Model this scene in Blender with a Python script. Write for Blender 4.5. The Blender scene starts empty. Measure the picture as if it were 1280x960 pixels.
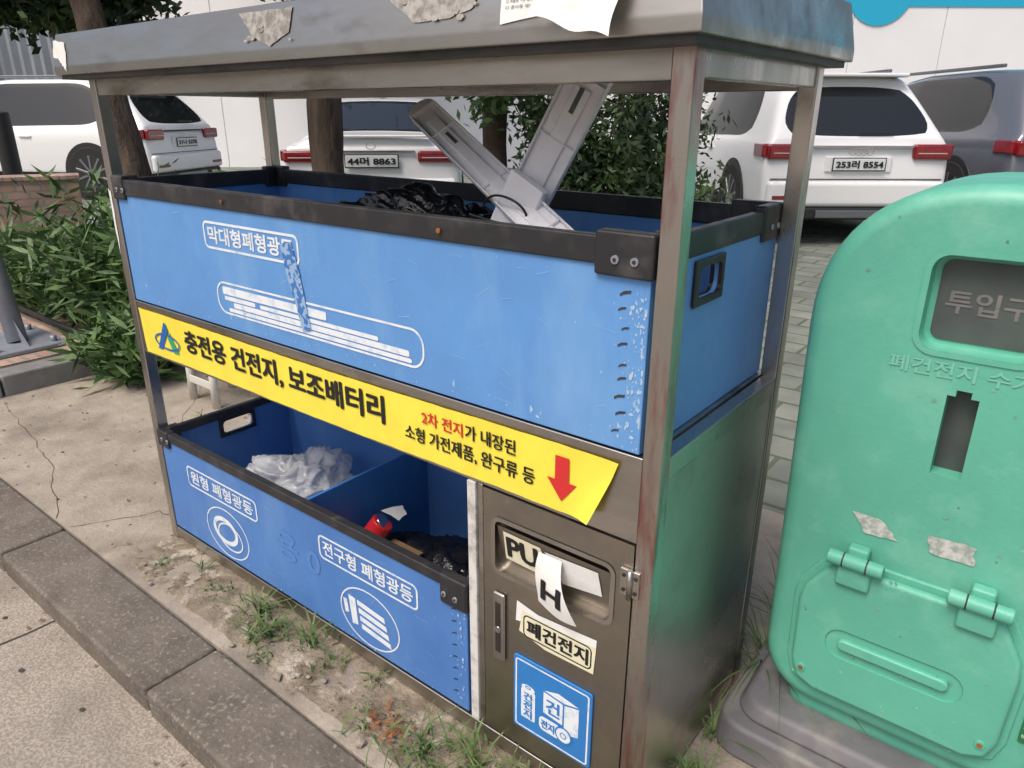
import bpy, bmesh, math, random
import numpy as np
from mathutils import Vector, Matrix, noise as mnoise
random.seed(7); rng=np.random.default_rng(7)
SC=bpy.context.scene
COL=bpy.context.collection

# ---------------------------------------------------------------- materials
def newmat(name):
    m=bpy.data.materials.new(name); m.use_nodes=True
    nt=m.node_tree; b=nt.nodes["Principled BSDF"]
    return m,nt,b
def pmat(name,c1,c2=None,scale=5,rough=.5,metal=0,bump=0,bscale=None,stretch=(1,1,1),lo=.35,hi=.65,detail=4,
         c3=None,s3=1.5,lo3=.5,hi3=.7,rvar=.0,spec=.5,st3=(1,1,1),bdist=.01,alpha=None,trans=0,coat=0):
    m,nt,b=newmat(name); N=nt.nodes; L=nt.links
    tc=N.new("ShaderNodeTexCoord")
    def noise(sc,st,det=detail):
        mp=N.new("ShaderNodeMapping"); mp.inputs["Scale"].default_value=st
        L.new(tc.outputs["Object"],mp.inputs["Vector"])
        n=N.new("ShaderNodeTexNoise"); n.inputs["Scale"].default_value=sc; n.inputs["Detail"].default_value=det
        n.inputs["Roughness"].default_value=.62
        L.new(mp.outputs[0],n.inputs["Vector"]); return n
    def ramp(n,a,bb):
        mr=N.new("ShaderNodeMapRange"); mr.inputs["From Min"].default_value=a; mr.inputs["From Max"].default_value=bb
        L.new(n.outputs["Fac"],mr.inputs["Value"]); return mr
    def mix(fac,ca,cb):
        mx=N.new("ShaderNodeMix"); mx.data_type='RGBA'
        L.new(fac,mx.inputs[0])
        for s,c in ((6,ca),(7,cb)):
            if isinstance(c,tuple): mx.inputs[s].default_value=(*c,1)
            else: L.new(c,mx.inputs[s])
        return mx.outputs[2]
    b.inputs["Base Color"].default_value=(*c1,1)
    cur=c1
    if c2:
        n=noise(scale,stretch); r=ramp(n,lo,hi); cur=mix(r.outputs[0],c1,c2)
        if rvar:
            mr=N.new("ShaderNodeMapRange"); mr.inputs["To Min"].default_value=rough-rvar; mr.inputs["To Max"].default_value=rough+rvar
            L.new(r.outputs[0],mr.inputs["Value"]); L.new(mr.outputs[0],b.inputs["Roughness"])
    if c3:
        n3=noise(s3,st3); r3=ramp(n3,lo3,hi3); cur=mix(r3.outputs[0],cur,c3)
    if not isinstance(cur,tuple): L.new(cur,b.inputs["Base Color"])
    if not (c2 and rvar): b.inputs["Roughness"].default_value=rough
    b.inputs["Metallic"].default_value=metal
    b.inputs["Specular IOR Level"].default_value=spec
    if coat: b.inputs["Coat Weight"].default_value=coat; b.inputs["Coat Roughness"].default_value=.04
    if trans: b.inputs["Transmission Weight"].default_value=trans
    if alpha is not None: b.inputs["Alpha"].default_value=alpha
    if bump:
        nb=noise(bscale or scale,stretch,4)
        bp=N.new("ShaderNodeBump"); bp.inputs["Strength"].default_value=bump; bp.inputs["Distance"].default_value=bdist
        L.new(nb.outputs["Fac"],bp.inputs["Height"]); L.new(bp.outputs[0],b.inputs["Normal"])
    return m
def bluemat(name,ca,cb,cs):
    m=pmat(name,ca,cb,scale=3,rough=.46,rvar=.08,c3=cs,s3=5,lo3=.50,hi3=.80,st3=(1,1,.35))
    nt=m.node_tree; N=nt.nodes; L=nt.links; b=N["Principled BSDF"]
    tc=N.new("ShaderNodeTexCoord"); mp=N.new("ShaderNodeMapping"); mp.inputs["Rotation"].default_value=(0,0,math.radians(45)); 
    L.new(tc.outputs["Object"],mp.inputs[0])
    w=N.new("ShaderNodeTexWave"); w.inputs["Scale"].default_value=60; w.inputs["Distortion"].default_value=.2
    L.new(mp.outputs[0],w.inputs["Vector"])
    bp=N.new("ShaderNodeBump"); bp.inputs["Strength"].default_value=.16; bp.inputs["Distance"].default_value=.002
    L.new(w.outputs["Fac"],bp.inputs["Height"])
    n=N.new("ShaderNodeTexNoise"); n.inputs["Scale"].default_value=4; L.new(tc.outputs["Object"],n.inputs["Vector"])
    b2=N.new("ShaderNodeBump"); b2.inputs["Strength"].default_value=.4; b2.inputs["Distance"].default_value=.02
    L.new(n.outputs["Fac"],b2.inputs["Height"]); L.new(bp.outputs[0],b2.inputs["Normal"]); L.new(b2.outputs[0],b.inputs["Normal"])
    return m
M={}
M['steel']=pmat("stainless",(.56,.53,.50),(.42,.40,.37),scale=7,rough=.30,rvar=.10,metal=1,bump=.12,bscale=6,stretch=(1,1,.35),c3=(.24,.20,.16),s3=4,lo3=.58,hi3=.78,st3=(1,1,.3))
M['steelpost']=pmat("stainless_red_reflection_post",(.56,.53,.50),(.42,.40,.37),scale=7,rough=.30,rvar=.10,metal=1,bump=.12,bscale=6,stretch=(1,1,.35),c3=(.40,.20,.19),s3=3.2,lo3=.47,hi3=.60,st3=(6,6,1))  # reddish reflection on this post, put into the base colour as vertical streaks
M['steelh']=pmat("stainless_rail",(.54,.51,.48),(.38,.36,.33),scale=9,rough=.33,rvar=.10,metal=1,bump=.12,bscale=8,stretch=(.25,1,1),c3=(.20,.165,.13),s3=6,lo3=.55,hi3=.75,st3=(.4,1,1))
M['steelside']=pmat("stainless_panel",(.60,.58,.54),(.46,.44,.41),scale=2.5,rough=.33,rvar=.06,metal=1,bump=.3,bscale=2.2,bdist=.02,c3=(.28,.24,.19),s3=5,lo3=.55,hi3=.8)
M['door']=pmat("stainless_door",(.42,.385,.34),(.31,.285,.25),scale=5,rough=.38,rvar=.08,metal=1,bump=.1,bscale=9,c3=(.5,.47,.4),s3=30,lo3=.66,hi3=.8)
M['darkmetal']=pmat("dark_metal",(.10,.095,.09),(.05,.05,.05),rough=.5,metal=.8)
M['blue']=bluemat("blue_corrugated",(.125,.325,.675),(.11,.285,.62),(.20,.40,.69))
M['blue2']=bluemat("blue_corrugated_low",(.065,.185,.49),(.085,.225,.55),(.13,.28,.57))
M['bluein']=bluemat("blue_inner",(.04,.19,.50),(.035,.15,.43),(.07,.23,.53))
M['black']=pmat("black_rim",(.022,.022,.026),(.05,.048,.045),scale=12,rough=.5,rvar=.1,lo=.5,hi=.8,bump=.1,bscale=30,c3=(.12,.115,.11),s3=7,lo3=.56,hi3=.85)
M['white']=pmat("white_print",(.78,.82,.86),(.40,.56,.76),scale=30,rough=.5,lo=.5,hi=.72)
M['paper']=pmat("paper",(.80,.80,.78),(.62,.60,.55),scale=10,rough=.8,lo=.5,hi=.8)
M['dirtywhite']=pmat("dirty_white_edge",(.66,.65,.62),(.30,.28,.25),scale=22,rough=.8,lo=.45,hi=.7)
M['cream']=pmat("cream_sticker",(.80,.76,.55),(.70,.66,.48),scale=20,rough=.6)
M['yellow']=pmat("yellow_sticker",(.92,.78,.08),(.87,.71,.07),scale=8,rough=.38,lo=.4,hi=.7,c3=(.66,.55,.18),s3=14,lo3=.66,hi3=.82,bump=.15,bscale=5)
M['ink']=pmat("black_ink",(.012,.012,.012),rough=.5)
M['red']=pmat("red_ink",(.62,.03,.03),rough=.45)
M['signblue']=pmat("sign_blue",(.03,.22,.60),(.03,.19,.52),scale=6,rough=.35)
M['glue']=pmat("glue_residue",(.22,.205,.19),(.42,.40,.37),scale=60,rough=.9,lo=.4,hi=.6)
M['teal']=pmat("teal_plastic",(.125,.47,.345),(.105,.40,.295),scale=2.4,rough=.44,rvar=.07,bump=.08,bscale=60,c3=(.19,.52,.40),s3=9,lo3=.52,hi3=.8,spec=.45)
M['tealdark']=pmat("teal_text",(.19,.53,.41),rough=.5)
M['slotdark']=pmat("slot_dark",(.03,.035,.035),(.05,.05,.05),rough=.6)
M['slotgrey']=pmat("slot_rubber",(.085,.105,.10),(.06,.07,.07),scale=8,rough=.55)
M['greyplastic']=pmat("grey_plastic",(.19,.185,.20),(.145,.14,.15),scale=5,rough=.6,c3=(.28,.26,.23),s3=7,lo3=.5,hi3=.75,bump=.1,bscale=40)
M['silver']=pmat("torn_silver",(.60,.60,.57),(.30,.36,.33),scale=60,rough=.45,lo=.4,hi=.6)
M['lav']=pmat("grey_white_plastic",(.86,.86,.89),(.74,.74,.78),scale=8,rough=.4,c3=(.52,.52,.54),s3=20,lo3=.62,hi3=.88)
M['bag']=pmat("black_bag",(.008,.008,.010),rough=.26,spec=.6,bump=.5,bscale=9,bdist=.04)
M['clear']=pmat("clear_film",(.88,.90,.92),(.75,.77,.80),scale=9,rough=.16,alpha=.45,spec=.9,bump=.5,bscale=9,bdist=.04)
M['can']=pmat("red_can",(.55,.02,.03),rough=.3)
M['card']=pmat("cardboard",(.24,.15,.08),(.18,.11,.06),rough=.8)
M['bark']=pmat("bark",(.10,.07,.05),(.035,.025,.018),scale=10,rough=.95,stretch=(1,1,.25),bump=1,bscale=14,bdist=.03)
M['fol_bush']=pmat("bush_leaves",(.022,.045,.016),(.06,.105,.032),scale=4,rough=.55,lo=.4,hi=.62,detail=2)
M['fol_tree']=pmat("tree_leaves",(.02,.045,.018),(.05,.10,.03),scale=1.8,rough=.55,lo=.4,hi=.62,detail=2)
M['fol_shrub']=pmat("shrub_leaves",(.045,.105,.03),(.13,.22,.065),scale=7,rough=.5,lo=.38,hi=.66,detail=2)
M['grass']=pmat("weed_blades",(.055,.12,.028),(.13,.18,.055),scale=15,rough=.6,detail=2)
M['litter']=pmat("dry_leaves",(.16,.10,.05),(.28,.20,.11),scale=15,rough=.8,detail=2)
M['glass']=pmat("car_glass",(.012,.014,.016),rough=.06,spec=.7)
M['tyre']=pmat("tyre",(.02,.02,.02),rough=.85)
M['alloy']=pmat("alloy",(.30,.31,.33),rough=.3,metal=.9)
M['carwhite']=pmat("car_paint_white",(.82,.82,.82),rough=.22,coat=.6)
M['cargrey']=pmat("car_paint_grey",(.16,.17,.20),rough=.25,coat=.7,metal=.4)
M['trim']=pmat("car_trim",(.02,.02,.022),rough=.5)
M['lamp']=pmat("tail_lamp",(.28,.008,.015),(.16,.005,.01),scale=14,rough=.1,coat=1)
M['lampc']=pmat("tail_lamp_clear",(.55,.5,.5),rough=.1,coat=1)
M['plate']=pmat("plate",(.72,.74,.74),rough=.4)
M['chrome']=pmat("chrome",(.7,.7,.7),rough=.12,metal=1)
M['wall']=pmat("fence_white",(.90,.89,.90),(.86,.85,.86),scale=.6,rough=.6)
M['wallblue']=pmat("fence_blue",(.02,.42,.66),rough=.6)
M['fencegrey']=pmat("corrugated_grey",(.22,.24,.27),(.28,.30,.33),scale=1,rough=.5)
M['dkpost']=pmat("bollard_paint",(.02,.02,.022),rough=.45)
M['galv']=pmat("galvanised",(.34,.36,.40),(.26,.28,.32),scale=8,rough=.5,metal=.4)
M['stool']=pmat("stool_plastic",(.62,.60,.55),rough=.5)
M['soil']=pmat("soil",(.12,.09,.06),(.06,.045,.03),scale=14,rough=1,bump=.8,bscale=20,bdist=.03)
M['cable']=pmat("cable_black",(.012,.012,.012),rough=.5)
M['concrete']=pmat("sidewalk_concrete",(.42,.365,.30),(.28,.24,.195),scale=5.5,rough=.95,lo=.34,hi=.68,c3=(.165,.14,.115),s3=1.7,lo3=.52,hi3=.74,bump=1,bscale=55,bdist=.006,spec=.2,detail=8)
M['street']=pmat("street_concrete",(.29,.25,.21),(.44,.39,.33),scale=130,rough=.95,lo=.42,hi=.6,detail=3,c3=(.19,.165,.14),s3=2.4,lo3=.42,hi3=.8,bump=.9,bscale=130,bdist=.005,spec=.2)
M['kerb']=pmat("kerb_stone",(.20,.172,.145),(.125,.107,.09),scale=4.5,rough=.95,lo=.35,hi=.65,c3=(.31,.27,.225),s3=75,lo3=.55,hi3=.70,bump=.9,bscale=80,bdist=.006,spec=.2)
M['edging']=pmat("edging_concrete",(.25,.245,.24),(.17,.165,.16),scale=6,rough=.95,bump=.6,bscale=50,bdist=.004)
M['dirt']=pmat("dirt_strip",(.31,.26,.20),(.15,.12,.085),scale=9,rough=1,lo=.38,hi=.66,c3=(.44,.39,.32),s3=10,lo3=.55,hi3=.64,bump=1,bscale=30,bdist=.02,spec=.1,detail=6)
M['rust']=pmat("rust_clump",(.34,.12,.04),(.16,.07,.03),scale=30,rough=1)
M['rock']=pmat("rubble",(.40,.35,.28),(.24,.20,.16),scale=12,rough=.95,bump=.5,bscale=40)
M['crack']=pmat("crack_dark",(.07,.06,.05),rough=1)  # plain dark tone for cracks, joints, gum spots and specks
def paver(name,c1,c2,mort,bw,bh,sc=1):
    m,nt,b=newmat(name); N=nt.nodes;L=nt.links
    tc=N.new("ShaderNodeTexCoord"); br=N.new("ShaderNodeTexBrick")
    br.inputs["Color1"].default_value=(*c1,1);br.inputs["Color2"].default_value=(*c2,1);br.inputs["Mortar"].default_value=(*mort,1)
    br.inputs["Scale"].default_value=sc;br.inputs["Brick Width"].default_value=bw;br.inputs["Row Height"].default_value=bh;br.inputs["Mortar Size"].default_value=.012
    br.inputs["Mortar Smooth"].default_value=.2
    L.new(tc.outputs["Object"],br.inputs["Vector"])
    n=N.new("ShaderNodeTexNoise");n.inputs["Scale"].default_value=2.5;n.inputs["Detail"].default_value=6;L.new(tc.outputs["Object"],n.inputs["Vector"])
    mx=N.new("ShaderNodeMix");mx.data_type='RGBA';mx.blend_type='MULTIPLY';mx.inputs[0].default_value=.8
    mr=N.new("ShaderNodeMapRange");mr.inputs["From Min"].default_value=.3;mr.inputs["From Max"].default_value=.7;mr.inputs["To Min"].default_value=.5;mr.inputs["To Max"].default_value=1.2
    L.new(n.outputs["Fac"],mr.inputs["Value"]);L.new(br.outputs["Color"],mx.inputs[6]);L.new(mr.outputs[0],mx.inputs[7]);L.new(mx.outputs[2],b.inputs["Base Color"])
    bp=N.new("ShaderNodeBump");bp.inputs["Strength"].default_value=.6;bp.inputs["Distance"].default_value=-.01
    L.new(br.outputs["Fac"],bp.inputs["Height"]);L.new(bp.outputs[0],b.inputs["Normal"])
    b.inputs["Roughness"].default_value=.9
    return m
M['paver']=paver("parking_pavers",(.18,.20,.17),(.26,.27,.23),(.11,.14,.09),.42,.22)
M['brick']=paver("pink_brick",(.50,.30,.22),(.56,.38,.30),(.36,.32,.28),.21,.07)

# ---------------------------------------------------------------- helpers
def empty(name,loc=(0,0,0)):
    e=bpy.data.objects.new(name,None); e.location=loc; COL.objects.link(e); e.empty_display_size=.1; return e
def addobj(name,me,mat=None,parent=None,smooth=False):
    o=bpy.data.objects.new(name,me); COL.objects.link(o)
    if mat is not None:
        for k in (mat if isinstance(mat,(list,tuple)) else [mat]): me.materials.append(k)
    if smooth:
        for p in me.polygons: p.use_smooth=True
    if parent is not None:
        o.parent=parent; o.matrix_parent_inverse=Matrix.Translation(parent.location).inverted()
    return o
def mesh(name,v,f,mat,parent=None,smooth=False):
    me=bpy.data.meshes.new(name); me.from_pydata([tuple(map(float,p)) for p in v],[],f); me.update()
    return addobj(name,me,mat,parent,smooth)
def wnorm(o):
    m=o.modifiers.new("wn",'WEIGHTED_NORMAL'); m.weight=60; m.keep_sharp=True; return o
def bevel(o,w,s=3,ang=30):
    m=o.modifiers.new("b",'BEVEL'); m.width=w; m.segments=s; m.limit_method='ANGLE'; m.angle_limit=math.radians(ang)
    for p in o.data.polygons: p.use_smooth=True
    wnorm(o)
    return o
def box(name,x0,x1,y0,y1,z0,z1,mat,parent=None,bv=0,mtx=None,seg=2):
    v=[(x,y,z) for z in (z0,z1) for y in (y0,y1) for x in (x0,x1)]
    if mtx is not None: v=[tuple(mtx@Vector(p)) for p in v]
    f=[(0,2,3,1),(4,5,7,6),(0,1,5,4),(2,6,7,3),(0,4,6,2),(1,3,7,5)]
    o=mesh(name,v,f,mat,parent)
    if bv: bevel(o,bv,seg)
    return o
def cyl(name,p0,p1,r,mat,parent=None,n=20,r1=None,smooth=True,bv=0):
    p0=Vector(p0);p1=Vector(p1); d=(p1-p0).normalized(); q=d.to_track_quat('Z','Y'); r1=r if r1 is None else r1
    v=[];f=[]
    for k,(p,rr) in enumerate(((p0,r),(p1,r1))):
        for i in range(n):
            a=2*math.pi*i/n; v.append(tuple(p+q@Vector((rr*math.cos(a),rr*math.sin(a),0))))
    for i in range(n):
        j=(i+1)%n; f.append((i,j,n+j,n+i))
    f.append(tuple(range(n-1,-1,-1))); f.append(tuple(range(n,2*n)))
    o=mesh(name,v,f,mat,parent)
    for p in o.data.polygons[:n]: p.use_smooth=smooth
    if bv: bevel(o,bv,2,50)
    return o
def rr(x0,x1,z0,z1,r,n=6):
    pts=[]
    for cx,cz,a0 in ((x1-r,z1-r,0),(x0+r,z1-r,90),(x0+r,z0+r,180),(x1-r,z0+r,270)):
        for k in range(n+1):
            a=math.radians(a0+90*k/n); pts.append((cx+r*math.cos(a),cz+r*math.sin(a)))
    return pts
def circ(cx,cz,r,n=28,sx=1): return [(cx+r*sx*math.cos(2*math.pi*k/n),cz+r*math.sin(2*math.pi*k/n)) for k in range(n)]
FR=lambda y:(lambda a,b:(a,y,b))
def poly(name,pts,mp,mat,parent=None):
    return mesh(name,[mp(a,b) for a,b in pts],[tuple(range(len(pts)))],mat,parent)
def ringp(name,pts,w,mp,mat,parent=None):
    n=len(pts)
    inn=[]
    for i in range(n):
        a=Vector(pts[i-1]);b=Vector(pts[(i+1)%n]); t=(b-a)
        if t.length<1e-9: t=Vector((1,0))
        nrm=Vector((-t.y,t.x)).normalized(); inn.append((pts[i][0]+nrm.x*w,pts[i][1]+nrm.y*w))
    v=[mp(*p) for p in pts]+[mp(*p) for p in inn]
    return mesh(name,v,[(i,(i+1)%n,n+(i+1)%n,n+i) for i in range(n)],mat,parent)
def text(name,body,mp,a0,a1,b0,b1,mat,parent=None,bold=.0,shear=0):
    cu=bpy.data.curves.new(name,'FONT'); cu.body=body; cu.resolution_u=3
    t=bpy.data.objects.new(name+"_c",cu); COL.objects.link(t); bpy.context.view_layer.update()
    dg=bpy.context.evaluated_depsgraph_get(); me=bpy.data.meshes.new_from_object(t.evaluated_get(dg))
    bpy.data.objects.remove(t)
    xs=[v.co.x for v in me.vertices]; ys=[v.co.y for v in me.vertices]
    if not xs: return
    mx,Mx,my,My=min(xs),max(xs),min(ys),max(ys)
    base=[]
    for v in me.vertices: base.append(((v.co.x-mx)/(Mx-mx),(v.co.y-my)/(My-my)))
    offs=[(0,0)] if not bold else [(0,0),(bold,0),(-bold,0),(0,bold*.7),(0,-bold*.7),(bold*.7,bold*.5),(-bold*.7,bold*.5),(bold*.7,-bold*.5),(-bold*.7,-bold*.5)]
    faces=[tuple(p.vertices) for p in me.polygons]; V=[];F=[]
    for k,(dx,dz) in enumerate(offs):
        o=len(V)
        for a,b in base:
            p=mp(a0+(a1-a0)*a+dx, b0+(b1-b0)*b+shear*a+dz)
            V.append((p[0],p[1]-.00004*k,p[2]))
        F+= [tuple(i+o for i in f) for f in faces]
    bpy.data.meshes.remove(me)
    return mesh(name,V,F,mat,parent)
def extr(name,pts,y0,y1,mat,parent=None,bv=0,seg=3):
    n=len(pts); v=[(a,y0,b) for a,b in pts]+[(a,y1,b) for a,b in pts]
    f=[tuple(range(n-1,-1,-1)),tuple(range(n,2*n))]+[(i,(i+1)%n,n+(i+1)%n,n+i) for i in range(n)]
    me=bpy.data.meshes.new(name); me.from_pydata(v,[],f)
    bm=bmesh.new(); bm.from_mesh(me); bmesh.ops.recalc_face_normals(bm,faces=bm.faces); bm.to_mesh(me); bm.free()
    o=addobj(name,me,mat,parent)
    if bv: bevel(o,bv,seg)
    return o
def boolcut(o,cutters):
    for m in list(o.modifiers):
        if m.type=='WEIGHTED_NORMAL': o.modifiers.remove(m)
    for c in cutters:
        for m in list(c.modifiers):
            if m.type=='WEIGHTED_NORMAL': c.modifiers.remove(m)
        m=o.modifiers.new("c",'BOOLEAN'); m.operation='DIFFERENCE'; m.object=c; m.solver='EXACT'
    bpy.context.view_layer.update()
    dg=bpy.context.evaluated_depsgraph_get(); me=bpy.data.meshes.new_from_object(o.evaluated_get(dg))
    o.modifiers.clear(); o.data=me
    for c in cutters: bpy.data.objects.remove(c)
    # keep crisp corners crisp, smooth the rounded ones
    bm=bmesh.new(); bm.from_mesh(me)
    for f in bm.faces: f.smooth=True
    for e in bm.edges:
        if len(e.link_faces)==2 and e.calc_face_angle(0)>math.radians(35): e.smooth=False
    bm.to_mesh(me); bm.free()
    wnorm(o)
def crumple(name,c,rad,mat,parent,amp=.25,freq=5,sub=6,seed=0,zmin=None):
    bm=bmesh.new(); bmesh.ops.create_icosphere(bm,subdivisions=sub,radius=1)
    for v in bm.verts:
        p=v.co.copy(); q=p*freq*.4+Vector((seed,seed*2,0))
        n1=mnoise.noise(q); n2=mnoise.noise(q*1.9+Vector((n1*2,0,0))); n3=mnoise.noise(q*3.6+Vector((0,n2*3,n1)))
        d=n1*amp+(.5-abs(n2)*2)*amp*.5+(.3-abs(n3)*1.6)*amp*.16
        p=p*(1+d); p=Vector((p.x*rad[0],p.y*rad[1],p.z*rad[2]))+Vector(c)
        if zmin is not None and p.z<zmin: p.z=zmin
        v.co=p
    me=bpy.data.meshes.new(name); bm.to_mesh(me); bm.free()
    return addobj(name,me,mat,parent,True)
def leaves(name,P,size,mat,parent=None,elong=1.0,up=0.0,sizev=.4,wid=.32):
    n=len(P); P=np.asarray(P)
    d=rng.normal(size=(n,3)); d[:,2]=d[:,2]*(1-up)+up*1.2; d/=np.linalg.norm(d,axis=1)[:,None]
    e=rng.normal(size=(n,3)); s=np.cross(d,e); s/=np.linalg.norm(s,axis=1)[:,None]
    sz=size*(1+sizev*(rng.random(n)*2-1))[:,None]
    v=np.empty((n,4,3)); v[:,0]=P; v[:,1]=P+d*sz*elong*.5+s*sz*wid; v[:,2]=P+d*sz*elong; v[:,3]=P+d*sz*elong*.5-s*sz*wid
    me=bpy.data.meshes.new(name); me.from_pydata(v.reshape(-1,3).tolist(),[],np.arange(4*n).reshape(-1,4).tolist())
    return addobj(name,me,mat,parent)
def blob(c,rad,nc,nl,spread,zmin=.02):
    out=[]
    for _ in range(nc):
        q=rng.normal(size=3); q/=np.linalg.norm(q); q*=rng.random()**.35
        cc=np.array(c)+q*np.array(rad)
        s=spread*(.5+1.0*rng.random())
        pts=cc+rng.normal(size=(nl,3))*s*np.array([1,1,.7]); out.append(pts)
    o=np.concatenate(out); return o[o[:,2]>zmin]

# ---------------------------------------------------------------- ground
def rect(name,x0,x1,y0,y1,z,mat):
    return mesh(name,[(x0,y0,z),(x1,y0,z),(x1,y1,z),(x0,y1,z)],[(0,1,2,3)],mat)
rect("street_ground",-300,300,-300,300,-.075,M['street'])
box("sidewalk",-40,40,-.215,1.5,-.3,0,M['concrete'])
box("parking_lot_pavement",-120,120,1.5,150,-.3,0,M['paver'])
def dirt():
    nx,ny=260,26; v=[];f=[]
    for j in range(ny+1):
        for i in range(nx+1):
            x=-.2+3.6*i/nx; y=-.213+.40*j/ny
            e=min(i,nx-i,j*3,(ny-j)*3)/10.; e=max(0,min(1,e))
            h=mnoise.noise(Vector((x*6,y*6,0)))*.5+mnoise.noise(Vector((x*22,y*22,3)))*.3
            h-=max(0,.35-x)*.6
            v.append((x,y,-.012+e*(.016+max(0,h)*.020-(.008 if h<-.25 else 0))))
    for j in range(ny):
        for i in range(nx): a=j*(nx+1)+i; f.append((a,a+1,a+nx+2,a+nx+1))
    mesh("dirt_strip",v,f,M['dirt'],None,True)
dirt()
kb=empty("kerb",(0,-.32,0))
x=-8.35
k=0
while x<9:
    L_=1.0
    box("kerb_stone_%d"%k,x+.004,x+L_-.004,-.425,-.219,-.2,.004+random.uniform(-.003,.003),M['kerb'],kb,.012,seg=3)
    x+=L_;k+=1
def crackline(name,pts,w,z,parent):
    V=[];F=[]; P=[]
    for i in range(len(pts)-1):
        for s in range(8):
            t=s/8; P.append((pts[i][0]+(pts[i+1][0]-pts[i][0])*t+random.uniform(-.008,.008),pts[i][1]+(pts[i+1][1]-pts[i][1])*t+random.uniform(-.008,.008)))
    P.append(pts[-1])
    for i,p in enumerate(P):
        q=P[min(i+1,len(P)-1)];o=P[max(i-1,0)]; t=Vector((q[0]-o[0],q[1]-o[1])).normalized(); ww=w*random.uniform(.3,1.1)
        V+=[(p[0]-t.y*ww,p[1]+t.x*ww,z),(p[0]+t.y*ww,p[1]-t.x*ww,z)]
    for i in range(len(P)-1): F.append((2*i,2*i+1,2*i+3,2*i+2))
    mesh(name,V,F,M['crack'],parent)
jt=empty("pavement_cracks",(0,-.6,-.07))
crackline("joint_a",[(-6,-1.0),(-2,-1.01),(0,-1.0),(3,-1.01)],.004,-.0725,jt)
crackline("joint_b",[(.05,-.43),(.04,-1.0)],.005,-.0725,jt)
crackline("joint_c",[(1.55,-.43),(1.55,-1.0)],.005,-.0725,jt)
crackline("crack_a",[(-1.9,.1),(-1.3,.02),(-.9,-.05),(-.45,-.21)],.0018,.0015,jt)
crackline("crack_b",[(-1.35,.9),(-.9,.5),(-.6,.42),(-.1,.2)],.0015,.0015,jt)
crackline("crack_c",[(-.35,-.21),(-.2,0.05),(-.05,.1)],.002,.0015,jt)
for _ in range(60):
    x=random.uniform(-1.6,2.0); y=random.uniform(-1.2,-.45); r=random.uniform(.002,.009)
    poly("gum_spot",[(a,b) for a,b in circ(x,y,r,9,random.uniform(.7,1.4))],lambda a,b:(a,b,-.0715),M['crack'],jt)
for _ in range(40):
    x=random.uniform(-2.0,-.05); y=random.uniform(-.2,.9); r=random.uniform(.002,.008)
    poly("speck",circ(x,y,r,7,random.uniform(.7,1.4)),lambda a,b:(a,b,.0015),M['crack'],jt)
def rubble():
    bm=bmesh.new()
    for _ in range(190):
        x=random.uniform(.1,3.2); y=random.uniform(-.2,-.02)
        if random.random()<.3: y=random.uniform(-.2,.9); x=random.uniform(-1.6,-.1)
        s=random.choice([.002,.003,.003,.004,.005,.007])*random.uniform(.7,1.3)
        if random.random()<.05 and x>.3: s=.014
        r=bmesh.ops.create_icosphere(bm,subdivisions=1,radius=s)
        for v in r['verts']:
            v.co=Vector((v.co.x*random.uniform(.7,1.6),v.co.y*random.uniform(.7,1.5),v.co.z*.6))+Vector((x,y,.009 if x>-.1 else .002))
    me=bpy.data.meshes.new("gravel"); bm.to_mesh(me); bm.free(); addobj("gravel",me,M['rock'])
rubble()
def bits(name,n,fn,s,mat):
    V=[];F=[]
    for _ in range(n):
        x,y,z=fn(); b=len(V); a=random.uniform(0,6.28); c,d=math.cos(a),math.sin(a); q=s*random.uniform(.5,1.2)
        for u_,v_ in ((-1,0),(0,.45),(1,0),(0,-.45)): V.append((x+q*(u_*c-v_*d),y+q*(u_*d+v_*c),z+random.uniform(0,.5)*q))
        F.append((b,b+1,b+2,b+3))
    mesh(name,V,F,mat)
bits("rust_debris",80,lambda:(1.25+random.gauss(0,.03),-.12+random.gauss(0,.022),.010+abs(random.gauss(0,.008))),.009,M['rust'])
def litfn():
    r=random.random()
    if r<.45: return (random.uniform(-1.9,-.05),random.uniform(-.2,1.0),.003)
    if r<.8: return (random.uniform(0,1.85),random.uniform(-.21,-.02),.016)
    return (random.uniform(-1.5,1.8),random.uniform(-.50,-.43),-.070)
bits("leaf_litter",90,litfn,.011,M['litter'])
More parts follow.
